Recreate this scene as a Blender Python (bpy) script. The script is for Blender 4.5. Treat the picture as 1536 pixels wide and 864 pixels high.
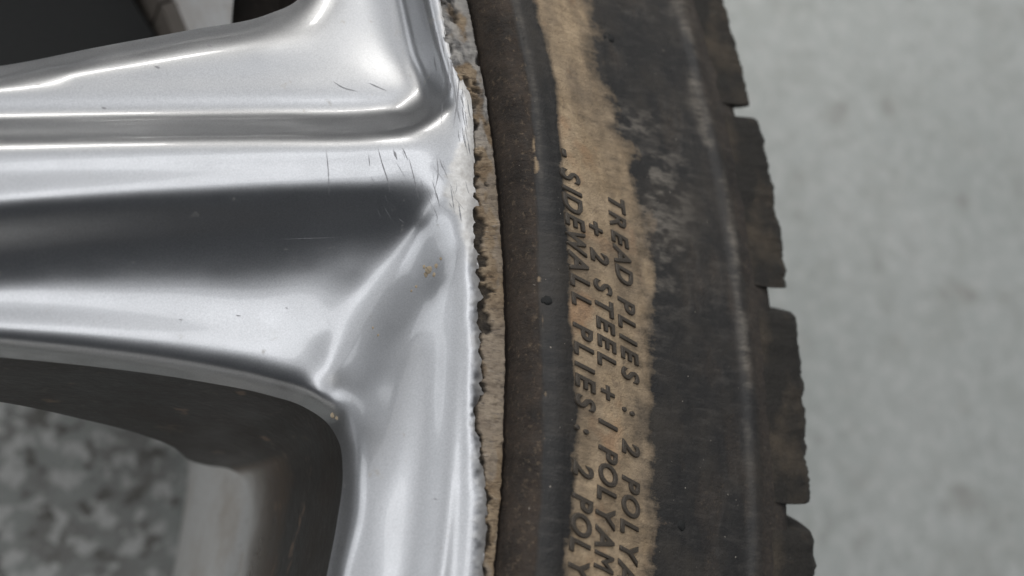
import bpy, math, random
import numpy as np
from mathutils import Matrix, Vector

# ------------------------------------------------------------------ clear
for o in list(bpy.data.objects):
    bpy.data.objects.remove(o, do_unlink=True)
S = bpy.context.scene
C = S.collection
rng = np.random.default_rng(7)
random.seed(7)

# ------------------------------------------------------------------ camera
# wheel frame: axis = Z through the origin, millimetres, rim plane z = 0, floor at z = -ZR
ZR = 240.0
F = 1496.0
POS = np.array([190.088, -118.435, 140.564])
A_, B_, C_ = math.radians(8.4249), math.radians(-26.9508), math.radians(-20.8693)
Rx = np.array([[1, 0, 0], [0, math.cos(A_), -math.sin(A_)], [0, math.sin(A_), math.cos(A_)]])
Ry = np.array([[math.cos(B_), 0, math.sin(B_)], [0, 1, 0], [-math.sin(B_), 0, math.cos(B_)]])
Rz = np.array([[math.cos(C_), -math.sin(C_), 0], [math.sin(C_), math.cos(C_), 0], [0, 0, 1]])
R = Ry @ Rx @ Rz


def W(p):                       # millimetres in the wheel frame -> metres in the scene
    p = np.asarray(p, float)
    q = p / 1000.0
    q[..., 2] += ZR / 1000.0
    return q


def bp(u, v, z):                # the point seen at photo pixel (u, v) that lies at height z
    u, v, z = np.broadcast_arrays(np.asarray(u, float), np.asarray(v, float), np.asarray(z, float))
    d = np.stack([(u - 768) / F, -(v - 432) / F, -np.ones_like(u)], -1) @ R.T
    t = (z - POS[2]) / d[..., 2]
    return POS + d * t[..., None]


def proj(P):
    q = (np.asarray(P, float) - POS) @ R
    d = np.maximum(-q[..., 2], 1e-3)
    return 768 + F * q[..., 0] / d, 432 - F * q[..., 1] / d


cam = bpy.data.cameras.new('camera')
cam.sensor_width = 36.0
cam.lens = F * 36.0 / 1536.0
cam.clip_start = 0.005
cam.clip_end = 200
cam.dof.use_dof = True
cam.dof.aperture_fstop = 12.0
cam_o = bpy.data.objects.new('camera', cam)
C.objects.link(cam_o)
M = Matrix([[*R[i], W(POS)[i]] for i in range(3)] + [[0, 0, 0, 1]])
cam_o.matrix_world = M
S.camera = cam_o
focus = bp(800, 420, 0)
cam.dof.focus_distance = float(-((focus - POS) @ R)[2] / 1000.0)

# ------------------------------------------------------------------ world and lamps (a workshop: dim walls, a bright window, ceiling lamps)
wd = bpy.data.worlds.new('World')
S.world = wd
wd.use_nodes = True
wb = wd.node_tree.nodes['Background']
wb.inputs[0].default_value = (0.80, 0.86, 0.95, 1)
wb.inputs[1].default_value = 0.055
RT = R[:, 0].copy(); RT[2] = 0; RT /= np.linalg.norm(RT)         # level, along the bench
FW = np.array([-RT[1], RT[0], 0.0])                              # level, away from the person taking the picture
AIM = bp(500, 420, 0) / 1000.0


def area(name, along, side, up, sx, sy, power, col, spread=180):
    l = bpy.data.lights.new(name, 'AREA')
    l.shape = 'RECTANGLE'; l.size = sx; l.size_y = sy; l.energy = power; l.color = col
    l.spread = math.radians(spread)
    o = bpy.data.objects.new(name, l); C.objects.link(o)
    p = Vector(AIM + FW * along + RT * side + np.array([0, 0, up]))
    o.location = p
    d = Vector((AIM[0], AIM[1], 0.24)) - p
    o.rotation_euler = d.to_track_quat('-Z', 'Y').to_euler()
    return o


area('window_light', 0.70, -0.3, 2.5, 6.2, 2.4, 36, (0.955, 0.97, 1.0))
area('side_fill', 0.35, -3.2, 1.7, 2.4, 1.3, 15, (0.95, 0.97, 1.0))  # unseen fill light added to brighten the barrel and left-facing edges
area('ceiling_lamp', 0.10, -0.1, 2.5, 6.0, 0.55, 17, (0.97, 0.98, 1.0))
area('ceiling_lamp', 3.0, -1.05, 2.25, 1.5, 0.30, 22, (1.0, 0.97, 0.92))
area('ceiling_lamp', 3.0, 0.95, 2.25, 1.3, 0.30, 22, (1.0, 0.97, 0.92))
sl = bpy.data.lights.new('falloff_spot', 'SPOT')  # added spot whose fall-off imitates a standing person's soft shadow on the floor
sl.energy = 80; sl.spot_size = math.radians(23); sl.spot_blend = 1.0; sl.shadow_soft_size = 0.22; sl.color = (1.0, 0.96, 0.91)
so = bpy.data.objects.new('falloff_spot', sl); C.objects.link(so)
so.location = Vector(AIM + FW * 0.9 + RT * 0.2 + np.array([0, 0, 2.1]))
tgt = Vector(AIM + FW * 0.56 + RT * 0.12); tgt.z = 0.05
so.rotation_euler = (tgt - so.location).to_track_quat('-Z', 'Y').to_euler()

S.render.engine = 'CYCLES'
S.view_settings.view_transform = 'Standard'
S.view_settings.look = 'None'
S.view_settings.exposure = 0.18
S.view_settings.gamma = 1.0
S.view_settings.use_curve_mapping = False


# ------------------------------------------------------------------ helpers
def smooth(x, a, b):
    t = np.clip((x - a) / (b - a), 0, 1)
    return t * t * (3 - 2 * t)


_lat = rng.random((8, 256, 256))


def vnoise(x, y, k=0):
    x = np.asarray(x, float); y = np.asarray(y, float)
    xi = np.floor(x).astype(int); yi = np.floor(y).astype(int)
    fx = x - xi; fy = y - yi
    fx = fx * fx * (3 - 2 * fx); fy = fy * fy * (3 - 2 * fy)
    L = _lat[k % 8]
    g = lambda a, b: L[a % 256, b % 256]
    return (g(xi, yi) * (1 - fx) + g(xi + 1, yi) * fx) * (1 - fy) + (g(xi, yi + 1) * (1 - fx) + g(xi + 1, yi + 1) * fx) * fy


def fbm(x, y, k=0, oct=4):
    s = 0; a = 0.5; n = 0
    for i in range(oct):
        s = s + a * vnoise(x * 2 ** i + 17.3 * i, y * 2 ** i + 9.1 * i, k + i); n += a; a *= 0.5
    return s / n


def interp(v, pts, col=1):
    pts = np.array(sorted(pts, key=lambda p: p[0]), float)
    return np.interp(v, pts[:, 0], pts[:, col])


def mesh_obj(name, verts, faces, mat=None, parent=None, smooth_=True, attrs=None, loc=None):
    """one mesh object; verts in wheel millimetres (scene metres when loc is 'm')"""
    me = bpy.data.meshes.new(name)
    v = np.asarray(verts, float) if loc == 'm' else W(verts)
    me.from_pydata([tuple(p) for p in v], [], [tuple(f) for f in faces] if not isinstance(faces, list) else faces)
    me.update()
    if smooth_:
        me.polygons.foreach_set('use_smooth', [True] * len(me.polygons))
    for an, arr in (attrs or {}).items():
        a = me.attributes.new(an, 'FLOAT_COLOR', 'POINT')
        arr = np.asarray(arr, float)
        if arr.shape[1] == 3:
            arr = np.c_[arr, np.ones(len(arr))]
        a.data.foreach_set('color', arr.astype(np.float32).ravel())
    if mat:
        me.materials.append(mat)
    o = bpy.data.objects.new(name, me)
    C.objects.link(o)
    if parent:
        o.parent = parent
        o.matrix_parent_inverse = Matrix.Identity(4)
    return o


def tag(o, label=None, cat=None, group=None, kind=None):
    for k, v in (('label', label), ('category', cat), ('group', group), ('kind', kind)):
        if v:
            o[k] = v
    return o


def grid_faces(nu, nv, wrap_u=False):
    f = []
    for j in range(nv - 1):
        for i in range(nu - (0 if wrap_u else 1)):
            i2 = (i + 1) % nu
            f.append((j * nu + i, j * nu + i2, (j + 1) * nu + i2, (j + 1) * nu + i))
    return f


class NT:
    """tiny node-tree builder"""
    def __init__(self, name):
        self.m = bpy.data.materials.new(name); self.m.use_nodes = True
        self.t = self.m.node_tree
        self.b = self.t.nodes['Principled BSDF']

    def n(self, typ, **kw):
        nd = self.t.nodes.new(typ)
        for k, v in kw.items():
            if k == 'inp':
                for kk, vv in v.items():
                    if hasattr(vv, 'is_linked') and hasattr(vv, 'node'):
                        self.t.links.new(vv, nd.inputs[kk])
                    else:
                        nd.inputs[kk].default_value = vv
            else:
                setattr(nd, k, v)
        return nd

    def link(self, a, b):
        self.t.links.new(a, b)

    def set(self, **kw):
        for k, v in kw.items():
            k = k.replace('_', ' ')
            if hasattr(v, 'node'):
                self.t.links.new(v, self.b.inputs[k])
            else:
                self.b.inputs[k].default_value = v

    def coord(self):
        return self.n('ShaderNodeTexCoord').outputs['Object']

    def noise(self, scale, detail=4, rough=0.55, vec=None, dist=0.0):
        nd = self.n('ShaderNodeTexNoise')
        nd.inputs['Scale'].default_value = scale; nd.inputs['Detail'].default_value = detail
        nd.inputs['Roughness'].default_value = rough; nd.inputs['Distortion'].default_value = dist
        self.link(vec or self.coord(), nd.inputs['Vector'])
        return nd.outputs['Fac']

    def ramp(self, fac, stops):
        nd = self.n('ShaderNodeValToRGB')
        cr = nd.color_ramp
        while len(cr.elements) < len(stops):
            cr.elements.new(0.5)
        for e, (p, c) in zip(cr.elements, stops):
            e.position = p
            e.color = (c, c, c, 1) if isinstance(c, (int, float)) else (*c, 1)
        self.link(fac, nd.inputs[0])
        return nd.outputs[0]

    def mix(self, fac, a, b, mode='MIX'):
        nd = self.n('ShaderNodeMix', data_type='RGBA', blend_type=mode)
        for idx, v in ((0, fac), (6, a), (7, b)):
            if hasattr(v, 'node'):
                self.link(v, nd.inputs[idx])
            elif isinstance(v, (int, float)):
                nd.inputs[idx].default_value = v if idx == 0 else (v, v, v, 1)
            else:
                nd.inputs[idx].default_value = (*v, 1)
        return nd.outputs[2]

    def math(self, op, a, b=0.0, clamp=False):
        nd = self.n('ShaderNodeMath', operation=op, use_clamp=clamp)
        for i, v in enumerate((a, b)):
            if hasattr(v, 'node'):
                self.link(v, nd.inputs[i])
            else:
                nd.inputs[i].default_value = v
        return nd.outputs[0]

    def bump(self, h, strength, dist, normal=None):
        nd = self.n('ShaderNodeBump')
        nd.inputs['Strength'].default_value = strength; nd.inputs['Distance'].default_value = dist
        self.link(h, nd.inputs['Height'])
        if normal is not None:
            self.link(normal, nd.inputs['Normal'])
        return nd.outputs[0]

    def attr(self, name):
        a = self.n('ShaderNodeAttribute', attribute_name=name)
        s = self.n('ShaderNodeSeparateColor')
        self.link(a.outputs['Color'], s.inputs[0])
        return s.outputs


# ------------------------------------------------------------------ materials
def mat_silver():
    k = NT('silver_wheel_paint')
    m = k.attr('wear')                   # R bare scraped, G dirt film
    grain = k.noise(4500, 2, 0.6)
    film = k.noise(90, 5, 0.65)
    base = k.mix(k.ramp(grain, [(0.3, 0.0), (0.7, 1.0)]), (0.36, 0.365, 0.375), (0.46, 0.465, 0.475))
    spots = k.ramp(k.noise(420, 5, 0.7), [(0.63, 0.0), (0.72, 1.0)])
    dirt = k.math('MULTIPLY', spots, k.math('MULTIPLY', m[1], 0.6), True)
    base = k.mix(dirt, base, (0.30, 0.27, 0.22))
    scr = k.noise(300, 6, 0.75)
    bare = k.mix(k.ramp(scr, [(0.35, 0.0), (0.6, 1.0)]), (0.55, 0.53, 0.50), (0.80, 0.79, 0.77))
    base = k.mix(m[0], base, bare)
    ro = k.ramp(film, [(0.3, 0.31), (0.7, 0.39)])
    ro = k.mix(m[0], ro, 0.62)
    ro = k.mix(dirt, ro, 0.7)
    h = k.math('ADD', k.math('MULTIPLY', k.noise(1300, 3), m[0]), k.math('MULTIPLY', grain, 0.02))
    metal = k.math('SUBTRACT', 0.92, k.math('ADD', k.math('MULTIPLY', m[0], 0.55), k.math('MULTIPLY', dirt, 0.7)), True)
    coat = k.math('MULTIPLY', 1.0, k.math('SUBTRACT', 1.0, m[0], True))
    k.set(Base_Color=base, Metallic=metal, Roughness=ro, Coat_Weight=coat, Coat_Roughness=0.05,
          Normal=k.bump(h, 0.35, 0.0003))
    return k.m


def mat_rubber():
    k = NT('weathered_tyre_rubber')
    m = k.attr('mask')                   # R tan road dirt, G brown dust, B grey scuff
    pol = k.n('ShaderNodeAttribute', attribute_name='pol').outputs['Vector']    # arc and radius in mm
    mp = k.n('ShaderNodeMapping'); mp.inputs['Scale'].default_value = (1.0, 0.22, 1.0); k.link(pol, mp.inputs['Vector'])
    streak = k.noise(0.75, 6, 0.7, mp.outputs[0])                # scuffs running across the sidewall
    mp2 = k.n('ShaderNodeMapping'); mp2.inputs['Scale'].default_value = (0.2, 1.0, 1.0); k.link(pol, mp2.inputs['Vector'])
    along = k.noise(0.5, 5, 0.65, mp2.outputs[0])                # bands running round it
    n1 = k.noise(700, 6, 0.7); n2 = k.noise(160, 5, 0.65); n3 = k.noise(2600, 3, 0.6); n4 = k.noise(60, 4, 0.6)
    base = k.mix(along, (0.018, 0.0178, 0.018), (0.040, 0.038, 0.036))
    base = k.mix(k.ramp(streak, [(0.50, 0.0), (0.72, 0.55)]), base, (0.088, 0.081, 0.074))
    base = k.mix(k.ramp(n4, [(0.45, 0.0), (0.70, 0.6)]), base, (0.075, 0.064, 0.052))
    sc = k.math('MULTIPLY', m[2], k.ramp(streak, [(0.36, 0.05), (0.60, 1.0)]), True)
    base = k.mix(sc, base, (0.19, 0.17, 0.145))
    br = k.math('MULTIPLY', m[1], k.ramp(n1, [(0.25, 0.45), (0.65, 1.0)]), True)
    base = k.mix(br, base, k.mix(k.ramp(n2, [(0.35, 0.0), (0.65, 1.0)]), (0.031, 0.0245, 0.020), (0.080, 0.060, 0.046)))
    base = k.mix(k.math('MULTIPLY', m[1], k.ramp(k.noise(1100, 5, 0.75), [(0.56, 0.0), (0.70, 0.75)])), base, (0.20, 0.15, 0.10))
    base = k.mix(k.math('MULTIPLY', m[1], k.ramp(k.noise(900, 5, 0.75), [(0.30, 0.7), (0.44, 0.0)])), base, (0.016, 0.013, 0.011))
    tanc = k.mix(k.ramp(n2, [(0.35, 0.0), (0.65, 1.0)]), (0.36, 0.265, 0.165), (0.58, 0.44, 0.29))
    tanc = k.mix(k.ramp(n4, [(0.45, 0.0), (0.66, 0.55)]), tanc, (0.25, 0.195, 0.14))
    tanc = k.mix(k.ramp(k.noise(95, 3, 0.6), [(0.58, 0.0), (0.70, 0.55)]), tanc, (0.42, 0.24, 0.13))
    tanc = k.mix(k.ramp(n1, [(0.48, 0.0), (0.70, 0.5)]), tanc, (0.13, 0.10, 0.075))
    t = k.math('ADD', m[0], k.math('MULTIPLY', k.math('SUBTRACT', k.math('ADD', k.math('MULTIPLY', n1, 0.5), k.math('MULTIPLY', streak, 0.5)), 0.5), 1.5))
    t = k.ramp(t, [(0.30, 0.0), (0.95, 0.95)])
    t = k.math('MULTIPLY', t, k.ramp(m[0], [(0.02, 0.0), (0.2, 1.0)]))
    base = k.mix(t, base, tanc)
    speck = k.ramp(k.noise(1500, 2, 0.5), [(0.755, 0.0), (0.785, 0.8)])
    base = k.mix(k.math('MULTIPLY', speck, 0.6), base, (0.40, 0.36, 0.31))
    ro = k.mix(k.math('ADD', t, br, True), 0.56, 0.93)
    ro = k.mix(sc, ro, 0.75)
    h = k.math('ADD', k.math('MULTIPLY', n1, 0.6), k.math('ADD', k.math('MULTIPLY', n3, 0.35), k.math('MULTIPLY', streak, 0.5)))
    h = k.math('MULTIPLY', h, k.math('ADD', 0.45, k.math('ADD', m[0], m[1])))
    k.set(Base_Color=base, Roughness=ro, Normal=k.bump(h, 0.6, 0.0008), Specular_IOR_Level=0.35)
    return k.m


def mat_letter():
    k = NT('letter_rubber')
    n1 = k.noise(900, 5, 0.7); n2 = k.noise(240, 4, 0.6)
    base = k.mix(n2, (0.030, 0.028, 0.026), (0.055, 0.048, 0.040))
    base = k.mix(k.ramp(n1, [(0.48, 0.0), (0.68, 0.85)]), base, (0.24, 0.18, 0.12))
    k.set(Base_Color=base, Roughness=0.45, Normal=k.bump(n1, 0.4, 0.0003))
    return k.m


def mat_tread():
    k = NT('dusty_tread_rubber')
    n1 = k.noise(420, 6, 0.7); n2 = k.noise(90, 5, 0.65); n3 = k.noise(1600, 4, 0.65)
    base = k.mix(n3, (0.014, 0.013, 0.0115), (0.030, 0.026, 0.021))
    base = k.mix(k.ramp(n2, [(0.46, 0.0), (0.72, 0.8)]), base, (0.085, 0.066, 0.046))
    base = k.mix(k.ramp(n1, [(0.62, 0.0), (0.76, 0.6)]), base, (0.13, 0.10, 0.07))
    speck = k.ramp(k.noise(1500, 2, 0.5), [(0.755, 0.0), (0.785, 1.0)])
    base = k.mix(k.math('MULTIPLY', speck, 0.6), base, (0.36, 0.32, 0.27))
    h = k.math('ADD', n1, k.math('MULTIPLY', n3, 0.5))
    k.set(Base_Color=base, Roughness=0.85, Normal=k.bump(h, 0.7, 0.0008))
    return k.m


def mat_scuff():
    k = NT('kerbed_bare_metal')
    m = k.attr('tone')                   # R beige dust, G dark grime and crevices, B pale raw metal
    n1 = k.noise(800, 6, 0.75); n2 = k.noise(220, 5, 0.7)
    base = k.mix(n1, (0.16, 0.155, 0.15), (0.36, 0.35, 0.34))
    be = k.mix(k.ramp(n2, [(0.35, 0.0), (0.62, 1.0)]), (0.27, 0.19, 0.115), (0.50, 0.385, 0.26))
    pol = k.n('ShaderNodeAttribute', attribute_name='pol').outputs['Vector']
    mp = k.n('ShaderNodeMapping'); mp.inputs['Scale'].default_value = (1.0, 0.25, 1.0); mp.inputs['Rotation'].default_value = (0, 0, 0.35); k.link(pol, mp.inputs['Vector'])
    gouge = k.noise(1.6, 6, 0.75, mp.outputs[0])
    base = k.mix(m[0], base, be)
    base = k.mix(k.ramp(gouge, [(0.34, 0.9), (0.47, 0.0)]), base, (0.075, 0.055, 0.04))
    base = k.mix(k.ramp(gouge, [(0.60, 0.0), (0.72, 0.6)]), base, (0.62, 0.58, 0.52))
    base = k.mix(m[2], base, k.mix(n1, (0.46, 0.43, 0.39), (0.72, 0.69, 0.65)))
    base = k.mix(k.math('MULTIPLY', m[1], k.ramp(n1, [(0.3, 0.8), (0.6, 1.0)])), base, (0.022, 0.019, 0.017))
    k.set(Base_Color=base, Roughness=0.8, Metallic=0.1,
          Normal=k.bump(k.math('ADD', n1, k.math('MULTIPLY', gouge, 1.5)), 0.8, 0.0010))
    return k.m


def mat_barrel():
    k = NT('dusty_barrel_paint')
    n1 = k.noise(60, 6, 0.7); n2 = k.noise(500, 4, 0.6)
    base = k.mix(k.ramp(n1, [(0.45, 0.0), (0.72, 0.55)]), (0.80, 0.80, 0.79), (0.42, 0.34, 0.26))
    base = k.mix(k.ramp(n2, [(0.60, 0.0), (0.75, 0.5)]), base, (0.20, 0.15, 0.11))
    k.set(Base_Color=base, Metallic=0.1, Roughness=0.42)
    return k.m


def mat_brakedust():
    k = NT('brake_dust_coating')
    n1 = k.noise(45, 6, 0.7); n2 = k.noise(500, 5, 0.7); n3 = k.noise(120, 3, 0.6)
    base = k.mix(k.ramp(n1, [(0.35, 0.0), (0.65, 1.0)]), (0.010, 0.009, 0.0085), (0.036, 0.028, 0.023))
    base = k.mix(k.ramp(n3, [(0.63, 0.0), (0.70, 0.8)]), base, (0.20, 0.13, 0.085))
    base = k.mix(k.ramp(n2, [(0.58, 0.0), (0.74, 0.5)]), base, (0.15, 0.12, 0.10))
    cl = k.attr('clean')  # clean silver deeper down; the gradual fade paints in the curved wall's shading
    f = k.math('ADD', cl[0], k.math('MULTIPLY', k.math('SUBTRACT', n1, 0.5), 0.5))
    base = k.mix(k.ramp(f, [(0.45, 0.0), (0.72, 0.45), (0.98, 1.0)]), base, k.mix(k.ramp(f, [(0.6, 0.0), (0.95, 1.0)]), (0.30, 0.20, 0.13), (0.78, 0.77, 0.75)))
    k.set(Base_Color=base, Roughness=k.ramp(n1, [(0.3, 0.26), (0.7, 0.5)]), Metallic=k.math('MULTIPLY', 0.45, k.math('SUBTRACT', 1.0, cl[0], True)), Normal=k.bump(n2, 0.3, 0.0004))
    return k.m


def mat_floor():
    k = NT('worn_concrete')
    co = k.coord()
    ln = k.n('ShaderNodeVectorMath', operation='LENGTH'); k.link(co, ln.inputs[0])
    wet = k.n('ShaderNodeMapRange'); k.link(ln.outputs['Value'], wet.inputs[0])      # spotted ground inside the wheel, cleaner outside
    wet.inputs[1].default_value = 0.24; wet.inputs[2].default_value = 0.34; wet.inputs[3].default_value = 1.0; wet.inputs[4].default_value = 0.22
    wv = wet.outputs[0]
    big = k.noise(7, 5, 0.6); mid = k.noise(26, 4, 0.6); sp = k.noise(130, 3, 0.55); fine = k.noise(500, 3, 0.6)
    base = k.mix(k.ramp(big, [(0.3, 0.0), (0.7, 1.0)]), (0.37, 0.395, 0.38), (0.46, 0.48, 0.465))
    base = k.mix(k.ramp(mid, [(0.36, 0.6), (0.54, 0.0)]), base, (0.30, 0.31, 0.29))
    base = k.mix(k.math('MULTIPLY', wv, k.ramp(mid, [(0.42, 0.0), (0.60, 0.9)])), base, (0.255, 0.25, 0.235))
    base = k.mix(k.math('MULTIPLY', wv, k.ramp(sp, [(0.50, 0.0), (0.58, 1.0)])), base, (0.62, 0.625, 0.605))
    base = k.mix(k.math('MULTIPLY', wv, k.ramp(k.noise(110, 3, 0.55), [(0.36, 1.0), (0.44, 0.0)])), base, (0.17, 0.165, 0.15))
    base = k.mix(k.ramp(k.noise(34, 3, 0.5), [(0.62, 0.0), (0.74, 0.45)]), base, (0.20, 0.19, 0.165))
    base = k.mix(k.ramp(fine, [(0.3, 0.35), (0.5, 0.0)]), base, (0.22, 0.22, 0.21))
    k.set(Base_Color=base, Roughness=0.7, Normal=k.bump(mid, 0.2, 0.002))
    return k.m


def mat_plain(name, col, rough=0.7, metal=0.0):
    k = NT(name)
    n = k.noise(600, 4, 0.65)
    k.set(Base_Color=k.mix(n, tuple(c * 0.7 for c in col), tuple(min(1, c * 1.25) for c in col)), Roughness=rough,
          Metallic=metal)
    return k.m


SILVER, RUBBER, LETTER, TREAD = mat_silver(), mat_rubber(), mat_letter(), mat_tread()
SCUFF, BARREL, DUST, FLOOR = mat_scuff(), mat_barrel(), mat_brakedust(), mat_floor()
GAP = mat_plain('bead_gap_dark', (0.020, 0.013, 0.009), 0.9)
SCRATCH = mat_plain('scratch_grey', (0.30, 0.30, 0.31), 0.6, 0.3)
GRIT = mat_plain('dry_mud_crumb', (0.33, 0.27, 0.19), 0.95)
WEIGHT = mat_plain('dusty_weight', (0.11, 0.095, 0.08), 0.7)
SAND = mat_plain('sand_grain', (0.30, 0.27, 0.23), 0.9)
BLACK = mat_plain('matte_black', (0.012, 0.0125, 0.012), 0.8)

# ------------------------------------------------------------------ floor
fl = mesh_obj('floor', [(-6, -6, 0), (6, -6, 0), (6, 6, 0), (-6, 6, 0)], [(0, 1, 2, 3)], FLOOR, None, False, None, 'm')
tag(fl, kind='structure')

# ------------------------------------------------------------------ the wheel
wheel = bpy.data.objects.new('alloy_wheel', None)
wheel.empty_display_size = 0.05
C.objects.link(wheel)
tag(wheel, 'silver alloy wheel with kerbed rim and dirty black tyre lying on the concrete floor', 'wheel')


# --- rim face: spoke, pocket, scoop and outer lip as one casting, heights in mm below the lip
STEP = 3.0
U0, U1, V0, V1 = -420.0, 780.0, -330.0, 1140.0
nu = int((U1 - U0) / STEP) + 1
nv = int((V1 - V0) / STEP) + 1

jag_base = [(-330, 560), (-150, 622), (0, 661), (37, 667), (80, 676), (117, 692), (150, 709), (217, 712), (260, 708), (288, 712),
            (345, 708), (365, 715), (405, 713), (448, 719), (488, 716), (538, 720), (576, 717), (643, 716), (676, 722),
            (726, 725), (740, 730), (789, 728), (864, 725), (1000, 708), (1140, 680)]
jv = np.arange(-330, 1141, 2.0)
saw = lambda w, k: ((jv / w + 0.7 * vnoise(jv / (2.3 * w), jv * 0 + k, k)) % 1.0) * vnoise(jv / (1.7 * w), jv * 0 + k + 5, k)
teeth = (vnoise(jv / 17.0, jv * 0 + 3, 2) - 0.5) * 8 + saw(23.0, 2) * 9 + saw(9.0, 3) * 5 - 4
teeth *= smooth(jv, 215, 300) * (1 - 0.7 * smooth(jv, 690, 760)) * 0.9 + 0.25
jag = np.interp(jv, [p[0] for p in jag_base], [p[1] for p in jag_base]) + teeth

CURVES = []


def cv(pts, w=1.0, z=None):
    if z is not None:
        pts = [(a, b, z) for a, b in pts]
    CURVES.append((np.array(pts, float), w))


# outer lip
cv([(u + 10, v, -1.6) for v, u in jag_base])
cv([(u - 1, v, -0.25) for v, u in jag_base])
cv([(540, -330), (612, -150), (652, 0), (668, 70), (686, 140), (695, 200), (698, 300), (702, 430), (703, 576), (706, 709), (702, 864), (684, 1000), (655, 1140)], z=0.0)
cv([(648, 0, -0.5), (664, 70, -0.5), (678, 140, -0.4)])
cv([(690, 400, -0.4), (690, 480, -0.5), (687, 576, -0.55), (679, 709, -0.55), (663, 864, -0.55), (639, 1000, -0.55), (604, 1140, -0.55)])
cv([(695, 480, -0.55), (694, 576, -0.75), (689, 709, -0.8), (676, 864, -0.8), (653, 1000, -0.8), (620, 1140, -0.8)])
# step down from the lip to the rim flat (fades out where the spoke runs into the lip)
cv([(676, 420, -1.1), (672, 500, -1.6), (666, 576, -1.8), (657, 709, -1.8), (640, 864, -1.8), (614, 1000, -1.8), (580, 1140, -1.8)])
cv([(662, 430, -2.0), (652, 500, -2.9), (645, 576, -3.2), (631, 709, -3.2), (613, 864, -3.2), (586, 1000, -3.2), (552, 1140, -3.2)])
# rim flat
cv([(634, 520, -4.0), (612, 600, -4.3), (592, 709, -4.1), (572, 864, -4.1), (547, 1000, -4.1)])
cv([(568, 640, -6.1), (556, 709, -5.4), (535, 864, -5.4), (508, 1000, -5.4), (470, 1140, -5.4)])
# edge to the lower window
cv([(540, 652, -7.6), (536, 700, -6.8), (528, 780, -6.6), (512, 864, -6.6), (484, 1000, -6.6), (445, 1140, -6.6)])
cv([(508, 640, -11.6), (517, 668, -10.0), (519, 705, -8.9), (511, 780, -8.7), (495, 864, -8.7), (466, 1000, -8.7), (426, 1140, -8.7)])
# top pocket
cv([(492, -330, -9.4), (556, -150, -9.4), (588, 0, -8.5), (604, 60, -7.9), (616, 100, -7.4), (612, 122, -7.1), (590, 134, -6.9)])
cv([(512, -330, -7.2), (580, -150, -7.2), (612, 0, -6.6), (628, 70, -6.0), (640, 120, -5.6), (636, 148, -5.5), (610, 164, -5.7)])
cv([(526, -330), (596, -150), (630, 0), (646, 70), (660, 125), (659, 155), (640, 178)], z=-2.6)
cv([(-420, 150, -7.1), (-200, 135, -7.1), (0, 132, -7.1), (200, 120, -7.2), (400, 114, -7.3), (560, 110, -7.4)])
cv([(-420, 165), (-200, 155), (0, 152), (200, 146), (400, 145), (600, 146)], z=-6.9)
cv([(-420, 192), (-200, 185), (0, 181), (200, 178), (400, 175), (540, 173), (600, 167)], z=-6.55)
cv([(-420, 204), (-200, 199), (0, 195), (200, 191), (400, 188), (550, 185), (618, 177)], z=-4.9)
cv([(100, 108, -7.5), (250, 84, -7.8), (380, 60, -8.1), (490, 36, -8.4), (530, -80, -9.4), (480, -250, -9.6)])
# pocket edge towards the upper window
cv([(-420, 165, -8.8), (-200, 128, -8.8), (0, 113, -8.8), (150, 83, -9.1), (290, 57, -9.4), (400, 37, -9.6), (457, 15, -9.9), (487, -30, -10.3), (482, -150, -10.8), (432, -300, -10.8)])
cv([(-420, 150, -10.6), (-200, 114, -10.6), (0, 99, -10.6), (150, 70, -10.8), (290, 44, -11.1), (400, 22, -11.3), (446, 0, -11.6), (470, -38, -12.0), (464, -150, -12.4), (412, -300, -12.4)])
# spoke face
cv([(-420, 216, -3.0), (-200, 212, -2.8), (0, 208, -2.6), (200, 204, -2.4), (400, 202, -2.1), (560, 198, -1.9), (630, 188, -1.6), (668, 165, -1.1)])
cv([(-420, 226, -2.6), (-200, 222, -2.4), (0, 218, -2.2), (200, 214, -2.0), (400, 212, -1.7), (560, 208, -1.4), (640, 200, -1.0), (680, 180, -0.5)])
cv([(-420, 280, -2.5), (-200, 270, -2.3), (0, 260, -2.1), (200, 253, -1.9), (400, 248, -1.6), (560, 245, -1.2), (650, 245, -0.8)])
cv([(-420, 350, -3.0), (-200, 328, -2.8), (0, 311, -2.6), (150, 301, -2.5), (300, 293, -2.4), (450, 287, -2.2), (560, 284, -1.9), (640, 284, -1.5), (680, 300, -0.9)])
# scoop
cv([(-420, 375, -4.6), (-200, 352, -4.5), (0, 334, -4.4), (150, 323, -4.3), (300, 315, -4.2), (450, 309, -4.0), (560, 306, -3.6), (635, 308, -2.9)])
cv([(-420, 415, -8.7), (-200, 393, -8.7), (0, 376, -8.7), (150, 366, -8.6), (300, 358, -8.3), (450, 352, -7.8), (560, 348, -7.0), (625, 340, -5.2)])
cv([(-420, 445, -11.1), (-200, 430, -11.2), (0, 420, -11.5), (150, 416, -11.45), (300, 412, -11.3), (450, 408, -10.8), (535, 404, -9.6)])
cv([(-420, 465, -12.0), (-200, 460, -12.1), (0, 462, -12.2), (150, 468, -12.25), (300, 478, -12.3), (420, 490, -12.3), (490, 500, -12.0)])
cv([(-420, 475, -12.1), (-200, 485, -12.3), (0, 500, -12.5), (150, 515, -12.7), (300, 535, -12.9), (400, 556, -13.1), (460, 574, -13.2)])
cv([(-420, 490, -14.4), (-200, 505, -14.6), (0, 522, -14.8), (150, 537, -15.0), (300, 558, -15.2), (400, 579, -15.3), (460, 598, -15.2), (495, 622, -14.0)])
cv([(-420, 504, -21.0), (-200, 519, -21.0), (0, 536, -21.0), (150, 551, -21.0), (300, 572, -21.0), (400, 592, -21.0), (455, 611, -21.0), (485, 632, -17.5)])
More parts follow.
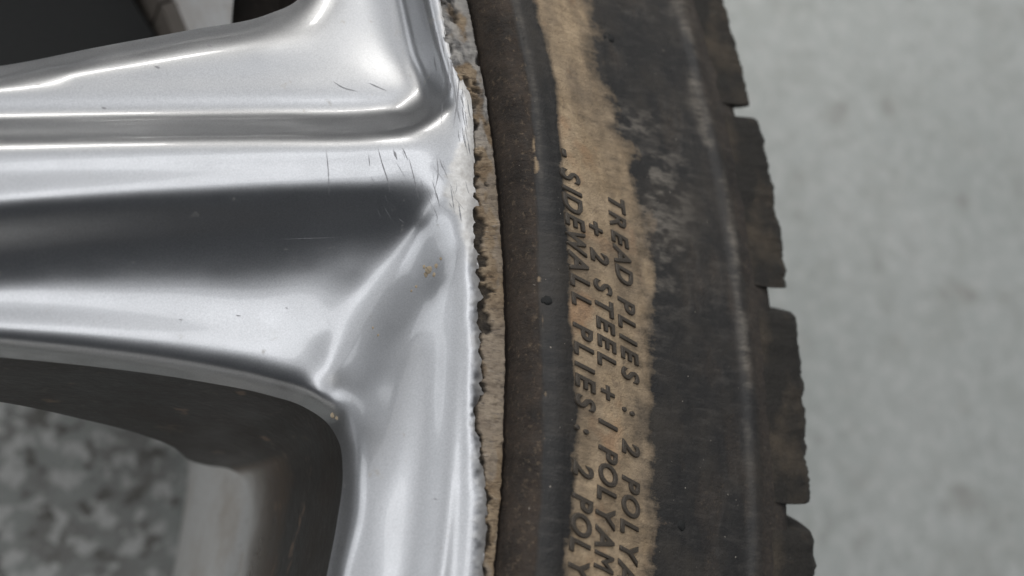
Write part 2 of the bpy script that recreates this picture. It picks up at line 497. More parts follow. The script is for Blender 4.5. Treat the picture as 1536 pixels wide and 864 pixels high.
# right-hand wall of the scoop
cv([(628, 356, -5.4), (600, 398, -8.0), (562, 446, -10.0), (526, 505, -11.5), (492, 565, -12.9)])
cv([(650, 360, -3.5), (628, 404, -5.6), (598, 455, -7.4), (564, 515, -8.8), (532, 578, -10.0)])
cv([(668, 362, -2.0), (654, 404, -3.2), (630, 456, -4.7), (600, 516, -6.0), (571, 580, -6.9)])
cv([(684, 362, -0.9), (678, 392, -1.15)])


def solve_plate(curves, step, z0=None, tau=0.01, iters=350):
    gu = int((U1 - U0) / step) + 1; gv = int((V1 - V0) / step) + 1
    idx = []; wt = []; val = []
    for pts, w in curves:
        seg = np.hypot(*np.diff(pts[:, :2], axis=0).T)
        s = np.r_[0, np.cumsum(seg)]
        n = max(2, int(s[-1] / 3.0))
        t = np.linspace(0, s[-1], n)
        # smooth the traced polyline a little (Catmull-Rom like through cubic Hermite)
        P = []
        for c in range(3):
            y = pts[:, c]; m = np.gradient(y, s) if len(s) > 2 else np.full(len(s), (y[-1] - y[0]) / s[-1])
            i = np.clip(np.searchsorted(s, t, 'right') - 1, 0, len(s) - 2)
            h = s[i + 1] - s[i]; q = (t - s[i]) / h
            P.append((2*q**3-3*q**2+1)*y[i] + (q**3-2*q**2+q)*h*m[i] + (-2*q**3+3*q**2)*y[i+1] + (q**3-q**2)*h*m[i+1])
        u, v, z = P
        gx = (u - U0) / step; gy = (v - V0) / step
        ok = (gx >= 0) & (gx < gu - 1.01) & (gy >= 0) & (gy < gv - 1.01)
        gx, gy, z = gx[ok], gy[ok], z[ok]
        ix = gx.astype(int); iy = gy.astype(int); fx = gx - ix; fy = gy - iy
        idx.append(np.stack([iy*gu+ix, iy*gu+ix+1, (iy+1)*gu+ix, (iy+1)*gu+ix+1], 1))
        wt.append(np.stack([(1-fx)*(1-fy), fx*(1-fy), (1-fx)*fy, fx*fy], 1))
        val.append(z)
    idx = np.concatenate(idx); wt = np.concatenate(wt); val = np.concatenate(val)
    lam = 0.12 * (step / 3.0) ** 1.0

    def lap(z):
        p = np.pad(z, 1, mode='edge')
        return p[:-2, 1:-1] + p[2:, 1:-1] + p[1:-1, :-2] + p[1:-1, 2:] - 4 * z

    def A(x):
        z = x.reshape(gv, gu)
        l = lap(z)
        r = (lap(l) - tau * (step / 3.0) ** 2 * l).ravel()
        c = (x[idx] * wt).sum(1)
        r += np.bincount(idx.ravel(), ((lam * c)[:, None] * wt).ravel(), gu * gv)
        return r
    b = np.bincount(idx.ravel(), ((lam * val)[:, None] * wt).ravel(), gu * gv)
    x = np.full(gu * gv, -6.0) if z0 is None else z0.ravel().copy()
    r = b - A(x); p = r.copy(); rs = r @ r
    for i in range(iters):
        Ap = A(p); al = rs / (p @ Ap); x += al * p; r -= al * Ap; rn = r @ r
        if rn < 1e-10: break
        p = r + rn / rs * p; rs = rn
    return x.reshape(gv, gu)


def resample(z, s0, s1):
    gu = int((U1 - U0) / s1) + 1; gv = int((V1 - V0) / s1) + 1
    x = np.minimum(np.arange(gu) * s1 / s0, z.shape[1] - 1.001); y = np.minimum(np.arange(gv) * s1 / s0, z.shape[0] - 1.001)
    ix = x.astype(int); iy = y.astype(int); fx = (x - ix)[None]; fy = (y - iy)[:, None]
    g = lambda a, b: z[np.ix_(b, a)]
    return (g(ix, iy)*(1-fx)+g(ix+1, iy)*fx)*(1-fy) + (g(ix, iy+1)*(1-fx)+g(ix+1, iy+1)*fx)*fy


Z = None
prev = None
for s in (24.0, 12.0, 6.0, 3.0):
    Z = solve_plate(CURVES, s, None if Z is None else resample(Z, prev, s), iters=600 if s > 3 else 400)
    prev = s


def zat(u, v):
    x = np.clip((np.asarray(u, float) - U0) / STEP, 0, nu - 1.001); y = np.clip((np.asarray(v, float) - V0) / STEP, 0, nv - 1.001)
    ix = x.astype(int); iy = y.astype(int); fx = x - ix; fy = y - iy
    return (Z[iy, ix]*(1-fx)+Z[iy, ix+1]*fx)*(1-fy) + (Z[iy+1, ix]*(1-fx)+Z[iy+1, ix+1]*fx)*fy


def dense(pts, d=4.0):
    pts = np.array(pts, float)
    s = np.r_[0, np.cumsum(np.hypot(*np.diff(pts[:, :2], axis=0).T))]
    t = np.linspace(0, s[-1], int(s[-1] / d) + 2)
    out = []
    for c in range(pts.shape[1]):
        y = pts[:, c]; m = np.gradient(y, s)
        i = np.clip(np.searchsorted(s, t, 'right') - 1, 0, len(s) - 2)
        h = s[i + 1] - s[i]; q = (t - s[i]) / h
        out.append((2*q**3-3*q**2+1)*y[i] + (q**3-2*q**2+q)*h*m[i] + (-2*q**3+3*q**2)*y[i+1] + (q**3-q**2)*h*m[i+1])
    return np.stack(out, 1)


TOP_EDGE = dense([(-420, 150), (-200, 114), (0, 99), (150, 70), (290, 44), (400, 22), (446, 0), (470, -38), (464, -150), (412, -300), (400, -330)])
LOW_EDGE = dense([(-420, 504), (-200, 519), (0, 536), (150, 551), (300, 572), (400, 592), (455, 610), (492, 636), (509, 665), (514, 705), (506, 780), (490, 864), (461, 1000), (421, 1140)])


def inside(poly, u, v):
    poly = np.asarray(poly); n = len(poly); c = np.zeros(np.shape(u), bool)
    j = n - 1
    for i in range(n):
        (xi, yi), (xj, yj) = poly[i], poly[j]
        if yi != yj:
            m = ((yi > v) != (yj > v)) & (u < (xj - xi) * (v - yi) / (yj - yi) + xi)
            c ^= m
        j = i
    return c


uu, vv = np.meshgrid(U0 + np.arange(nu) * STEP, V0 + np.arange(nv) * STEP)
top_poly = list(TOP_EDGE) + [(-500, -330), (-500, 150)]
low_poly = list(LOW_EDGE) + [(-500, 1140), (-500, 504)]
bad = inside(top_poly, uu, vv) | inside(low_poly, uu, vv) | (uu > np.interp(vv, jv, jag))
keep = ~bad
# snap the first ring of outside vertices onto the traced edge
allb = np.concatenate([TOP_EDGE, LOW_EDGE, np.stack([jag, jv], 1)])
ring = bad & (np.roll(keep, 1, 0) | np.roll(keep, -1, 0) | np.roll(keep, 1, 1) | np.roll(keep, -1, 1) |
              np.roll(np.roll(keep, 1, 0), 1, 1) | np.roll(np.roll(keep, -1, 0), 1, 1) | np.roll(np.roll(keep, 1, 0), -1, 1) | np.roll(np.roll(keep, -1, 0), -1, 1))
dn = {}
fineb = np.concatenate([dense(TOP_EDGE, 0.7), dense(LOW_EDGE, 0.7), dense(np.stack([jag, jv], 1), 0.7)])
for j, i in np.argwhere(ring):
    d = (fineb[:, 0] - uu[j, i]) ** 2 + (fineb[:, 1] - vv[j, i]) ** 2
    k = int(d.argmin())
    if d[k] < (2.2 * STEP) ** 2:
        uu[j, i], vv[j, i] = fineb[k]
        keep[j, i] = True
zz = zat(uu, vv)
# small dings and hammered burr along the kerbed edge
jd = np.interp(vv, jv, jag) - uu
burr = np.exp(-np.clip(jd, 0, None) / 7.0) * smooth(vv, 200, 320)
zz = zz + burr * (fbm(uu / 5.0, vv / 5.0, 1) - 0.45) * 0.45
P = bp(uu, vv, zz)
vid = -np.ones(keep.shape, int)
vid[keep] = np.arange(keep.sum())
quad = np.stack([vid[:-1, :-1], vid[1:, :-1], vid[1:, 1:], vid[:-1, 1:]], -1).reshape(-1, 4)
quad = quad[(quad >= 0).all(1)]
uk, vk = uu[keep], vv[keep]
clean = []
for q in quad:
    c = []
    for i in map(int, q):
        if all((uk[i] - uk[j]) ** 2 + (vk[i] - vk[j]) ** 2 > 0.05 for j in c):
            c.append(i)
    if len(c) < 3:
        continue
    x_, y_ = uk[c], vk[c]
    ar = 0.5 * (np.dot(x_, np.roll(y_, -1)) - np.dot(y_, np.roll(x_, -1)))
    if abs(ar) > 0.4 and ar < 0:
        clean.append(tuple(c))
# wear: bare scraped metal by the lip
bare_edge = interp(vv, [(-330, 700), (0, 655), (60, 668), (115, 688), (160, 694), (210, 690), (250, 672), (300, 668), (340, 690), (420, 709), (1140, 715)])
bare = smooth(uu - bare_edge + (fbm(uu / 30., vv / 12., 4) - 0.5) * 26, -3, 9) * (1 - smooth(vv, 300, 430) * 0.6)
film = smooth(fbm(uu / 60.0, vv / 60.0, 5), 0.4, 0.7)
wear = np.stack([bare, film, film * 0], -1)[keep]
rim = mesh_obj('spoke_and_lip', P[keep], clean, SILVER, wheel, True, {'wear': wear})
tag(rim, 'silver painted spoke running into the outer lip, lip edge jagged and scraped')


# --- window walls under the face
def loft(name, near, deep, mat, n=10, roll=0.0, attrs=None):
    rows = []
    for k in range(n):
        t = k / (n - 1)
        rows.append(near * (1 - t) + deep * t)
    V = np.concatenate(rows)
    at = None if attrs is None else {'clean': np.concatenate([np.c_[attrs * (k / (n - 1)), attrs, attrs] for k in range(n)])}  # tone grades to silver with depth, standing for shading of the concave wall
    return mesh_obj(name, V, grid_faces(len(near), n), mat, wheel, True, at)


le = LOW_EDGE
nearL = bp(le[:, 0], le[:, 1], zat(le[:, 0], le[:, 1]) - 0.15)
DEEP = dense([(-420, 575, -44), (-180, 585, -44), (24, 607, -46), (120, 628, -52), (215, 653, -60), (262, 672, -68), (284, 690, -80),
              (310, 698, -84), (345, 704, -86), (364, 716, -88), (372, 740, -90), (372, 780, -90), (362, 864, -90), (330, 1000, -90), (280, 1140, -90)])
td = np.linspace(0, 1, len(DEEP))
corr_n = [0, .155, .29, .385, .485, .57, .615, .66, .675, .70, .73, .80, .885, .945, 1]
# pair points of the two edges by hand: parameter on the near edge <-> parameter on the deep edge
tn = np.linspace(0, 1, len(le))
near_k = [(-420, 504), (-200, 519), (0, 536), (150, 551), (300, 572), (400, 592), (455, 610), (478, 624), (492, 636), (503, 652), (511, 675), (513, 720), (490, 864), (461, 1000), (421, 1140)]
deep_k = [(-420, 575), (-180, 585), (24, 607), (120, 628), (215, 653), (262, 672), (284, 690), (310, 698), (345, 704), (364, 716), (372, 740), (372, 780), (362, 864), (330, 1000), (280, 1140)]
a = [tn[((le - np.array(k)) ** 2).sum(1).argmin()] for k in near_k]
b = [td[((DEEP[:, :2] - np.array(k)) ** 2).sum(1).argmin()] for k in deep_k]
tp = np.interp(tn, a, b)
deepP = np.stack([np.interp(tp, td, DEEP[:, c]) for c in range(3)], 1)
deepL = bp(deepP[:, 0], deepP[:, 1], deepP[:, 2])
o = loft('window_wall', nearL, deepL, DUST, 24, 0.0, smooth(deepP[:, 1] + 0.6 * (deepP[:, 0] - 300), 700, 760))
tag(o, 'brown black dusty inner wall of the lower window')

te = TOP_EDGE
nearT = bp(te[:, 0], te[:, 1], zat(te[:, 0], te[:, 1]) - 0.15)
deepT = nearT.copy(); deepT[:, 2] = -46
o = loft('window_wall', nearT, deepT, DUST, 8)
# closed underside of the spoke
n_ = 160
tt = np.linspace(0, 1, n_)
pick = lambda Pn, hi: np.stack([np.interp(tt * hi, np.linspace(0, 1, len(Pn)), Pn[:, c]) for c in range(3)], 1)
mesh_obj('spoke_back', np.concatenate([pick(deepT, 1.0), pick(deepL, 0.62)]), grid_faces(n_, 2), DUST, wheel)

# --- the spoke carries on to the hub, beyond the picture
def extend(name, line, back, mat, length=95.0):
    d = line - back; d /= np.linalg.norm(d, axis=-1)[..., None]
    d = d.mean(0); d[2] = -0.03; d /= np.linalg.norm(d)
    mesh_obj(name, np.concatenate([line, line + d * length]), grid_faces(len(line), 2), mat, wheel)


col = keep[:, 0] & keep[:, 6]
extend('spoke_root', P[col, 0], P[col, 6], SILVER)
fl_ = lambda nr, dp: np.stack([nr[0] * (1 - t) + dp[0] * t for t in np.linspace(0, 1, 6)])
fb_ = lambda nr, dp: np.stack([nr[8] * (1 - t) + dp[8] * t for t in np.linspace(0, 1, 6)])
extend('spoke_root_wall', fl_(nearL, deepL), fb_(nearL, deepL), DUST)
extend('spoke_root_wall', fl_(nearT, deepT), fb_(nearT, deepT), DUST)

# --- barrel of the rim: surface of revolution
def revolve(name, prof, mat, parent, n=256, attrs=None):
    th = np.linspace(0, 2 * math.pi, n, endpoint=False)
    V = np.array([[(r * math.cos(t), r * math.sin(t), z) for t in th] for r, z in prof]).reshape(-1, 3)
    return mesh_obj(name, V, grid_faces(n, len(prof), True), mat, parent)


revolve('barrel', [(263, -58), (258, -74), (254.2, -86), (252, -95), (248, -120), (245, -145), (244.5, -165), (245, -180), (246.3, -187), (246.8, -189.5),
                   (250, -191), (262, -192), (268, -196), (272, -203), (276, -205), (278, -203), (278, -185)], BARREL, wheel)

revolve('hub', [(0.5, -14), (30, -14), (33, -17), (70, -19), (80, -22), (84, -30), (84, -62), (30, -64)], SILVER, wheel, 96)

# --- kerbed outer edge of the flange: rough strip between the jagged lip and the bead line
def r_of(u, v, z):
    p = bp(u, v, z)
    return np.hypot(p[..., 0], p[..., 1]), np.arctan2(p[..., 1], p[..., 0])


LINE_R = 277.3
TH = lambda u, v, z=0.0: float(r_of(u, v, z)[1])
th_top, th_bot = TH(690, -120), TH(730, 1000)
ths = np.linspace(th_top, th_bot, 620)
rows = np.linspace(0, 1, 30)
pu, pv = proj(np.stack([LINE_R * np.cos(ths), LINE_R * np.sin(ths), 0 * ths - 0.8], 1))
ju = np.interp(pv, jv, jag)
rj = r_of(ju - 9, pv, -1.2)[0]
T2, Q2 = np.meshgrid(ths, rows)
rr = rj[None] * (1 - Q2) + (LINE_R + 0.1) * Q2
arc = T2 * LINE_R
nz = fbm(arc / 1.3, rr / 3.0, 0) - 0.5
nz2 = fbm(arc / 0.8, rr / 0.45, 3) - 0.5
V2 = pv[None] + 0 * Q2
lowtop = smooth(V2, 140, 300)
z2 = -0.45 - 0.35 * lowtop * (1 - Q2) + nz * 1.1 + nz2 * 0.5 - 0.9 * smooth(Q2, 0.93, 1.0)
beige = smooth(fbm(arc / 6.0, rr / 5.0, 5) + 0.55 * lowtop - 0.15 * (1 - lowtop), 0.42, 0.58)
raw = smooth(fbm(arc / 5.0, rr / 2.5, 6), 0.50, 0.62) * (1 - 0.7 * lowtop)
raw = np.maximum(raw * 0.8, smooth(V2, 430, 520) * (1 - smooth(V2, 640, 700)) * smooth(fbm(arc / 4., rr / 4., 2), .4, .55) * .25)
frac_edge = smooth(0.34 - Q2 + np.maximum(fbm(arc / 2.2, rr / 3.0, 7) - 0.5, -0.05) * 1.3, 0.0, 0.10)
crev = frac_edge * smooth(V2, 120, 180) * 0.95 + smooth(Q2, 0.93, 0.99) * 0.85
crev = np.maximum(crev, smooth(fbm(arc / 3.0, rr / 2.0, 1), 0.55, 0.66) * (1 - lowtop) * 0.8)
z2 = z2 - crev * 0.7
tone = np.stack([beige, crev, raw], -1).reshape(-1, 3)
o = mesh_obj('kerbed_edge', np.stack([rr * np.cos(T2), rr * np.sin(T2), z2], -1).reshape(-1, 3), grid_faces(len(ths), len(rows)),
             SCUFF, wheel, True, {'tone': np.clip(tone, 0, 1), 'pol': np.stack([arc, rr, 0 * rr], -1).reshape(-1, 3)})
tag(o, 'kerb scraped raw edge of the rim crusted with beige dust')
# plain flange under the strip, all the way round
revolve('flange', [(266, -20), (270, -12), (274.5, -5.2), (276.3, -3.9), (277.0, -5), (277.2, -16), (272, -22), (266, -26), (262, -60)], BARREL, wheel)

# the lip goes on round the wheel, beyond the picture
def lip_arc(a0, a1):
    prof = [(258, -20), (258, -11), (259.5, -9), (263, -7), (267, -3.4), (270, -1.0), (273, 0.0), (275.5, -0.2), (276.9, -1.2), (277.1, -4)]
    t_ = np.linspace(a0, a1, 200)
    vs_ = np.array([[(r * math.cos(t), r * math.sin(t), z) for t in t_] for r, z in prof]).reshape(-1, 3)
    mesh_obj('lip', vs_, grid_faces(200, len(prof)), SILVER, wheel)


lip_arc(TH(600, -300) - 0.004, TH(690, 1120) + 2 * math.pi + 0.004)

# ------------------------------------------------------------------ tyre
def rz_from(u, z, v=450.0):
    return float(r_of(u, v, z)[0]), z


PROF = [(277.2, -12), (277.5, -4.5), (277.75, -0.6)]
for u, z in [(766, 0.6), (772, 1.8), (778, 2.7), (786, 3.6), (796, 4.6), (803, 5.1), (808, 5.15), (812, 5.2), (820, 5.3), (832, 5.35), (842, 5.15), (847, 4.9), (850, 4.7),
             (858, 4.3), (872, 3.6), (888, 2.7), (905, 1.7), (920, 0.7), (935, -0.4), (950, -1.4), (962, -2.1), (970, -2.8), (990, -4.0), (1010, -5.1),
             (1030, -6.2), (1050, -7.2), (1070, -8.2), (1085, -8.9), (1098, -9.5), (1104, -9.4), (1109, -9.1), (1115, -9.2), (1120, -9.9), (1126, -10.8), (1135, -11.6), (1144, -12.6)]:
    PROF.append(rz_from(u, z))
r_end = PROF[-1][0]
SH = PROF[-1]
PROF += [(r_end + 2.6, -14.0), (r_end + 3.3, -18), (r_end + 3.3, -24), (r_end + 1.6, -40), (r_end + 2.6, -80), (r_end + 2.6, -160), (r_end + 2.8, -205),
         (r_end + 1, -222), (r_end - 10, -231), (r_end - 30, -238), (300, -240), (284, -236), (278.5, -226), (277.5, -205)]
PROF = np.array(PROF)
N_FINE_END = len(PROF) - 14


def resample_prof(P_, n_fine):
    # finer samples on the seen sidewall
    a_ = P_[2:N_FINE_END]
    s_ = np.r_[0, np.cumsum(np.hypot(*np.diff(a_, axis=0).T))]
    t_ = np.linspace(0, s_[-1], n_fine)
    mid = np.stack([np.interp(t_, s_, a_[:, 0]), np.interp(t_, s_, a_[:, 1])], 1)
    k_ = np.array([1, 2, 1]) / 4.0
    sm = mid.copy()
    for _ in range(3):
        sm[1:-1] = sm[:-2] * k_[0] + sm[1:-1] * k_[1] + sm[2:] * k_[2]
    return np.concatenate([P_[:2], sm, P_[N_FINE_END:]])


PR = resample_prof(PROF, 170)
pr_s = PR[PR[:, 1] > -14]


def side_z(r):
    a_ = PR[2:172]
    return np.interp(r, a_[:, 0], a_[:, 1])


def on_side(u, v):               # point of the sidewall seen at a pixel
    z = 0.0
    for _ in range(25):
        p = bp(u, v, z); z = float(side_z(math.hypot(p[0], p[1])))
    return bp(u, v, z)


t_hi, t_lo = TH(960, -260), TH(960, 1130)
fine_t = np.linspace(t_lo, t_hi, 760)
coarse = np.linspace(t_hi, t_lo + 2 * math.pi, 150)[1:-1]
tht = np.r_[fine_t, coarse]
Tt, _ = np.meshgrid(tht, np.arange(len(PR)))
Rr = np.repeat(PR[:, :1], len(tht), 1); Zz = np.repeat(PR[:, 1:], len(tht), 1)


def edge_r(pts):                 # traced pixel line -> radius as a function of angle
    q = np.array([on_side(u, v) for u, v in pts])
    t = np.arctan2(q[:, 1], q[:, 0]); r = np.hypot(q[:, 0], q[:, 1]); o_ = np.argsort(t)
    return lambda th: np.interp(th, t[o_], r[o_])


Tw = (Tt + math.pi) % (2 * math.pi) - math.pi
arcT = Tw * 300.0
n_a = fbm(arcT / 5.0 + 300, Rr / 3.0, 0); n_b = fbm(arcT / 14.0 + 300, Rr / 6.0, 2); n_c = fbm(arcT / 1.8 + 900, Rr / 3.5, 4)
in_e = edge_r([(797, 0), (812, 40), (823, 80), (834, 140), (838, 233), (846, 321), (851, 431), (857, 521), (858, 609), (856, 709), (852, 776), (846, 864)])
out_e = edge_r([(870, 0), (878, 60), (888, 100), (905, 140), (918, 180), (935, 235), (952, 290), (958, 350), (964, 430), (966, 500), (964, 560), (956, 620), (958, 680), (962, 730), (968, 780), (966, 864)])
e_in, e_out = in_e(Tw), out_e(Tw)
n_f = fbm(arcT / 4.5 + 400, Rr / 14.0, 1)
e_out = e_out + (n_f - 0.45) * 7.0 * (1 - 0.75 * smooth(proj(np.stack([Rr * np.cos(Tt), Rr * np.sin(Tt), Zz], -1))[1], 300, 420))
tan = (0.76 + 0.24 * smooth(n_b, 0.36, 0.60)) * smooth(Rr - e_in + (n_a - 0.5) * 2.5, -0.9, 1.6) * smooth(e_out + 2.2 - Rr + (n_a - 0.5) * 5 + (n_c - .5) * 3, -5.5, 5.0)
# tongue of dust and loose patches to the right of the band near the top
uP, vP = proj(np.stack([Rr * np.cos(Tt), Rr * np.sin(Tt), Zz], -1))
patch = lambda cu, cv_, su, sv: np.exp(-((uP - cu) / su) ** 2 - ((vP - cv_) / sv) ** 2)
sc_p = np.clip(patch(950, 185, 60, 22) * .9 + patch(975, 270, 45, 30) + patch(985, 345, 50, 70) * 0.9 + patch(985, 235, 40, 12) * .6 + patch(1000, 440, 40, 60) * 0.35, 0, 1)
scuff = 1.0 * sc_p * smooth(n_c, 0.42, 0.60)
# crust along the brown rib / black band border
rib_e = edge_r([(768, 0), (783, 67), (797, 143), (803, 233), (806, 321), (808, 431), (813, 521), (815, 609), (814, 709), (810, 776), (804, 864)])
e_rib = rib_e(Tw)
brown = smooth(e_rib - Rr + (n_a - 0.5) * 0.8, -0.15, 0.5)
crust = np.exp(-((Rr - e_rib - 0.1 + (n_a - .5)) / 0.42) ** 2) * smooth(fbm(arcT / 4. + 50, Rr / 2.0, 6), 0.50, 0.68) * smooth(fbm(arcT / 1.2, Rr / 0.8, 2), .30, .60)
tan = np.maximum(tan, crust * 0.95)
scuff = np.maximum(scuff, 0.35 * np.exp(-((Rr - e_rib - 0.8) / 0.5) ** 2) * smooth(n_b, 0.4, 0.6) * (vP < 300))
# pale dusty rib near the shoulder, brown shoulder outside it
rib2 = edge_r([(1018, 0), (1030, 60), (1045, 150), (1062, 200), (1078, 250), (1095, 330), (1108, 420), (1116, 500), (1124, 600), (1128, 700), (1130, 800), (1131, 864)])
e2 = rib2(Tw)
vis = 1 - 0.75 * smooth(vP, 520, 760)
scuff = np.maximum(scuff, (0.9 * np.exp(-((Rr - e2) / (1.2 + 1.4 * (1 - smooth(vP, 150, 420)))) ** 2) * smooth(n_b + 0.5 * (n_a - .5), 0.36, 0.60)) * vis)
brown = np.maximum(brown, smooth(Rr - e2 + (n_a - 0.5) * 2, 0.6, 3.0) * 0.5)
brown = np.maximum(brown, 0.35 * smooth(n_b, 0.52, 0.68) * smooth(Rr - e_out, -1, 3))
scuff = np.maximum(scuff, 0.22 * smooth(n_b, .45, .65) * smooth(Rr - e_out, 0, 3) * (1 - smooth(vP, 350, 650)))
far = np.zeros_like(Tt); far[:, 760:] = 1
mask = np.stack([tan, brown, scuff], -1).reshape(-1, 3)
bumpr = (n_a - 0.5) * 0.25 * np.clip(tan + brown, 0, 1) + tan * 0.12
V = np.stack([Rr * np.cos(Tt), Rr * np.sin(Tt), Zz + bumpr * (np.abs(Zz) < 16)], -1).reshape(-1, 3)
tyre = mesh_obj('tyre', V, grid_faces(len(tht), len(PR), True), RUBBER, wheel, True, {'mask': np.clip(mask, 0, 1), 'pol': np.stack([arcT, Rr, 0 * Rr], -1).reshape(-1, 3)})
tag(tyre, 'dirty black low profile tyre with tan mud over its sidewall lettering')

# dark bead gap ring
revolve('bead_gap', [(276.2, -3.0), (276.9, -1.5), (277.5, -1.4), (278.3, -1.8)], GAP, wheel, 400)

# --- raised sidewall lettering, one object per character
LET = {}


def glyph(ch):
    if ch in LET:
        return LET[ch]
    c = bpy.data.curves.new('letter', 'FONT')
    c.body = ch; c.size = 1.0; c.shear = 0.28; c.extrude = 0.045; c.bevel_depth = 0.03; c.bevel_resolution = 1; c.offset = 0.001
    c.align_x = 'CENTER'; c.resolution_u = 4
    t = bpy.data.objects.new('tmp', c); C.objects.link(t)
    bpy.context.view_layer.update()
    me = bpy.data.meshes.new_from_object(t.evaluated_get(bpy.context.evaluated_depsgraph_get()))
    bpy.data.objects.remove(t)
    me.materials.clear(); me.materials.append(LETTER)
    for v in me.vertices:
        v.co.y -= 0.35
    LET[ch] = me
    return me


def letters(seq):
    for ch, u, v in seq:
        p = on_side(u, v)
        r = math.hypot(p[0], p[1]); t = math.atan2(p[1], p[0])
        dz = float((side_z(r + 1) - side_z(r - 1)) / 2)
        rad = np.array([math.cos(t), math.sin(t), dz]); rad /= np.linalg.norm(rad)
        tg = np.array([math.sin(t), -math.cos(t), 0.0])            # clockwise: reading direction
        nrm = np.cross(tg, rad); nrm /= np.linalg.norm(nrm)
        o = bpy.data.objects.new('letter', glyph(ch)); C.objects.link(o)
        h = 4.1 / 0.70
        sx = h * (0.74 if ch not in 'MW' else 0.62)
        q = W(p + nrm * 0.05)
        M4 = Matrix([[tg[i] * sx / 1000, rad[i] * h / 1000, nrm[i] * 5.5 / 1000, q[i]] for i in range(3)] + [[0, 0, 0, 1]])
        o.parent = tyre
        o.matrix_world = M4


letters([('T', 923, 303), ('R', 925, 329), ('E', 928, 356), ('A', 932, 383), ('D', 935, 411), ('P', 938, 456), ('L', 939, 483), ('I', 941, 507), ('E', 943, 530), ('S', 944, 560),
         (':', 945, 616), ('2', 945, 671), ('P', 945, 724), ('O', 945, 756), ('L', 943, 789), ('Y', 942, 824), ('A', 939, 857)])
letters([('+', 892, 340), ('2', 898, 384), ('S', 903, 428), ('T', 905, 457), ('E', 907, 485), ('E', 909, 512), ('L', 909, 539), ('+', 910, 586), ('1', 911, 634),
         ('P', 911, 679), ('O', 911, 709), ('L', 909, 739), ('Y', 907, 770), ('A', 906, 806), ('M', 905, 840)])
letters([('-', 849, 229), ('S', 854, 262), ('I', 857, 284), ('D', 858, 304), ('E', 861, 330), ('W', 863, 360), ('A', 867, 393), ('L', 869, 421), ('L', 871, 449),
         ('P', 873, 495), ('L', 875, 523), ('I', 876, 548), ('E', 877, 571), ('S', 877, 601), (':', 876, 643), ('2', 874, 703), ('P', 873, 751), ('O', 871, 784), ('L', 869, 816), ('Y', 867, 849)])

# --- tread blocks round the shoulder, one object each
r_e, z_e = SH
NB = 46
g_mid = [TH(1110, 163, -14), TH(1165, 460, -14), TH(1190, 786, -14)]
pitch = (g_mid[0] - g_mid[2]) / 2
NB = int(round(2 * math.pi / pitch)); pitch = 2 * math.pi / NB
gapw = 5.0 / 343.0


def block_mesh(seed):
    # cross-section (radius, z) from the sidewall over the shoulder to the tread, swept along the arc
    outer = [(r_e - 3.6, z_e + 1.1), (r_e - 1.5, z_e + 0.9), (r_e + 1.5, z_e + 0.2), (r_e + 4.8, z_e - 0.8), (r_e + 8.0, z_e - 2.1), (r_e + 10.3, z_e - 4.2), (r_e + 11.4, z_e - 9), (r_e + 11.8, z_e - 20), (r_e + 12.1, z_e - 34)]
    inner = [(r_e + 1.0, z_e - 34), (r_e - 1.0, z_e - 8), (r_e - 4.2, z_e - 1.6)]
    prof = np.array(outer + inner)
    n = 110
    span = pitch - gapw + (2.3 / 343.0 if seed == 0 else 0.0)
    verts = []
    for i in range(n):
        f = i / (n - 1)
        tcen = -f * span                   # clockwise from the leading edge
        for k, (r, z) in enumerate(prof):
            dr = 0.0; dt = 0.0
            if k < len(outer):
                dr = 1.1 * (0.5 - f)       # heel-and-toe wear: the leading edge stands proud
                edge = min(f, 1 - f) * span * 340
                dr -= 1.3 * math.exp(-edge / 0.7) * (1.0 if f < .5 else 0.25) * (k > 1)
                nn = fbm(f * 16 + seed * 7.7, k * 0.8 + seed, seed % 5, 5) - 0.5
                dr += (nn * 1.5 + (fbm(f * 60 + seed, k * 1.7, 2, 3) - .5) * 0.8) * (k > 1)
                z = z + (fbm(f * 11 + seed * 3.1, k * 0.9, 3, 3) - .5) * 0.6
            slant = 0.012 * max(0.0, (z_e - z)) / 10.0
            verts.append(((r + dr) * math.cos(tcen + slant), (r + dr) * math.sin(tcen + slant), z))
    m = len(prof)
    faces = []
    for i in range(n - 1):
        for k in range(m):
            k2 = (k + 1) % m
            faces.append((i * m + k, i * m + k2, (i + 1) * m + k2, (i + 1) * m + k))
    faces.append(tuple(range(m)))
    faces.append(tuple((n - 1) * m + k for k in reversed(range(m))))
    me = bpy.data.meshes.new('tread_block')
    v_ = np.array(verts) / 1000.0
    me.from_pydata([tuple(x) for x in v_], [], faces)
    me.materials.append(TREAD)
    import bmesh
    bm = bmesh.new(); bm.from_mesh(me); bmesh.ops.recalc_face_normals(bm, faces=bm.faces); bm.to_mesh(me); bm.free()
    me.polygons.foreach_set('use_smooth', [len(p.vertices) == 4 for p in me.polygons])
    return me


BM = [block_mesh(i) for i in range(5)]
for i in range(NB):
    o = bpy.data.objects.new('tread_block', BM[i % 5]); C.objects.link(o)
    o.parent = tyre
    o.rotation_euler = (0, 0, g_mid[0] - gapw / 2 - (i - 1) * pitch)
    o.location = (0, 0, ZR / 1000.0)

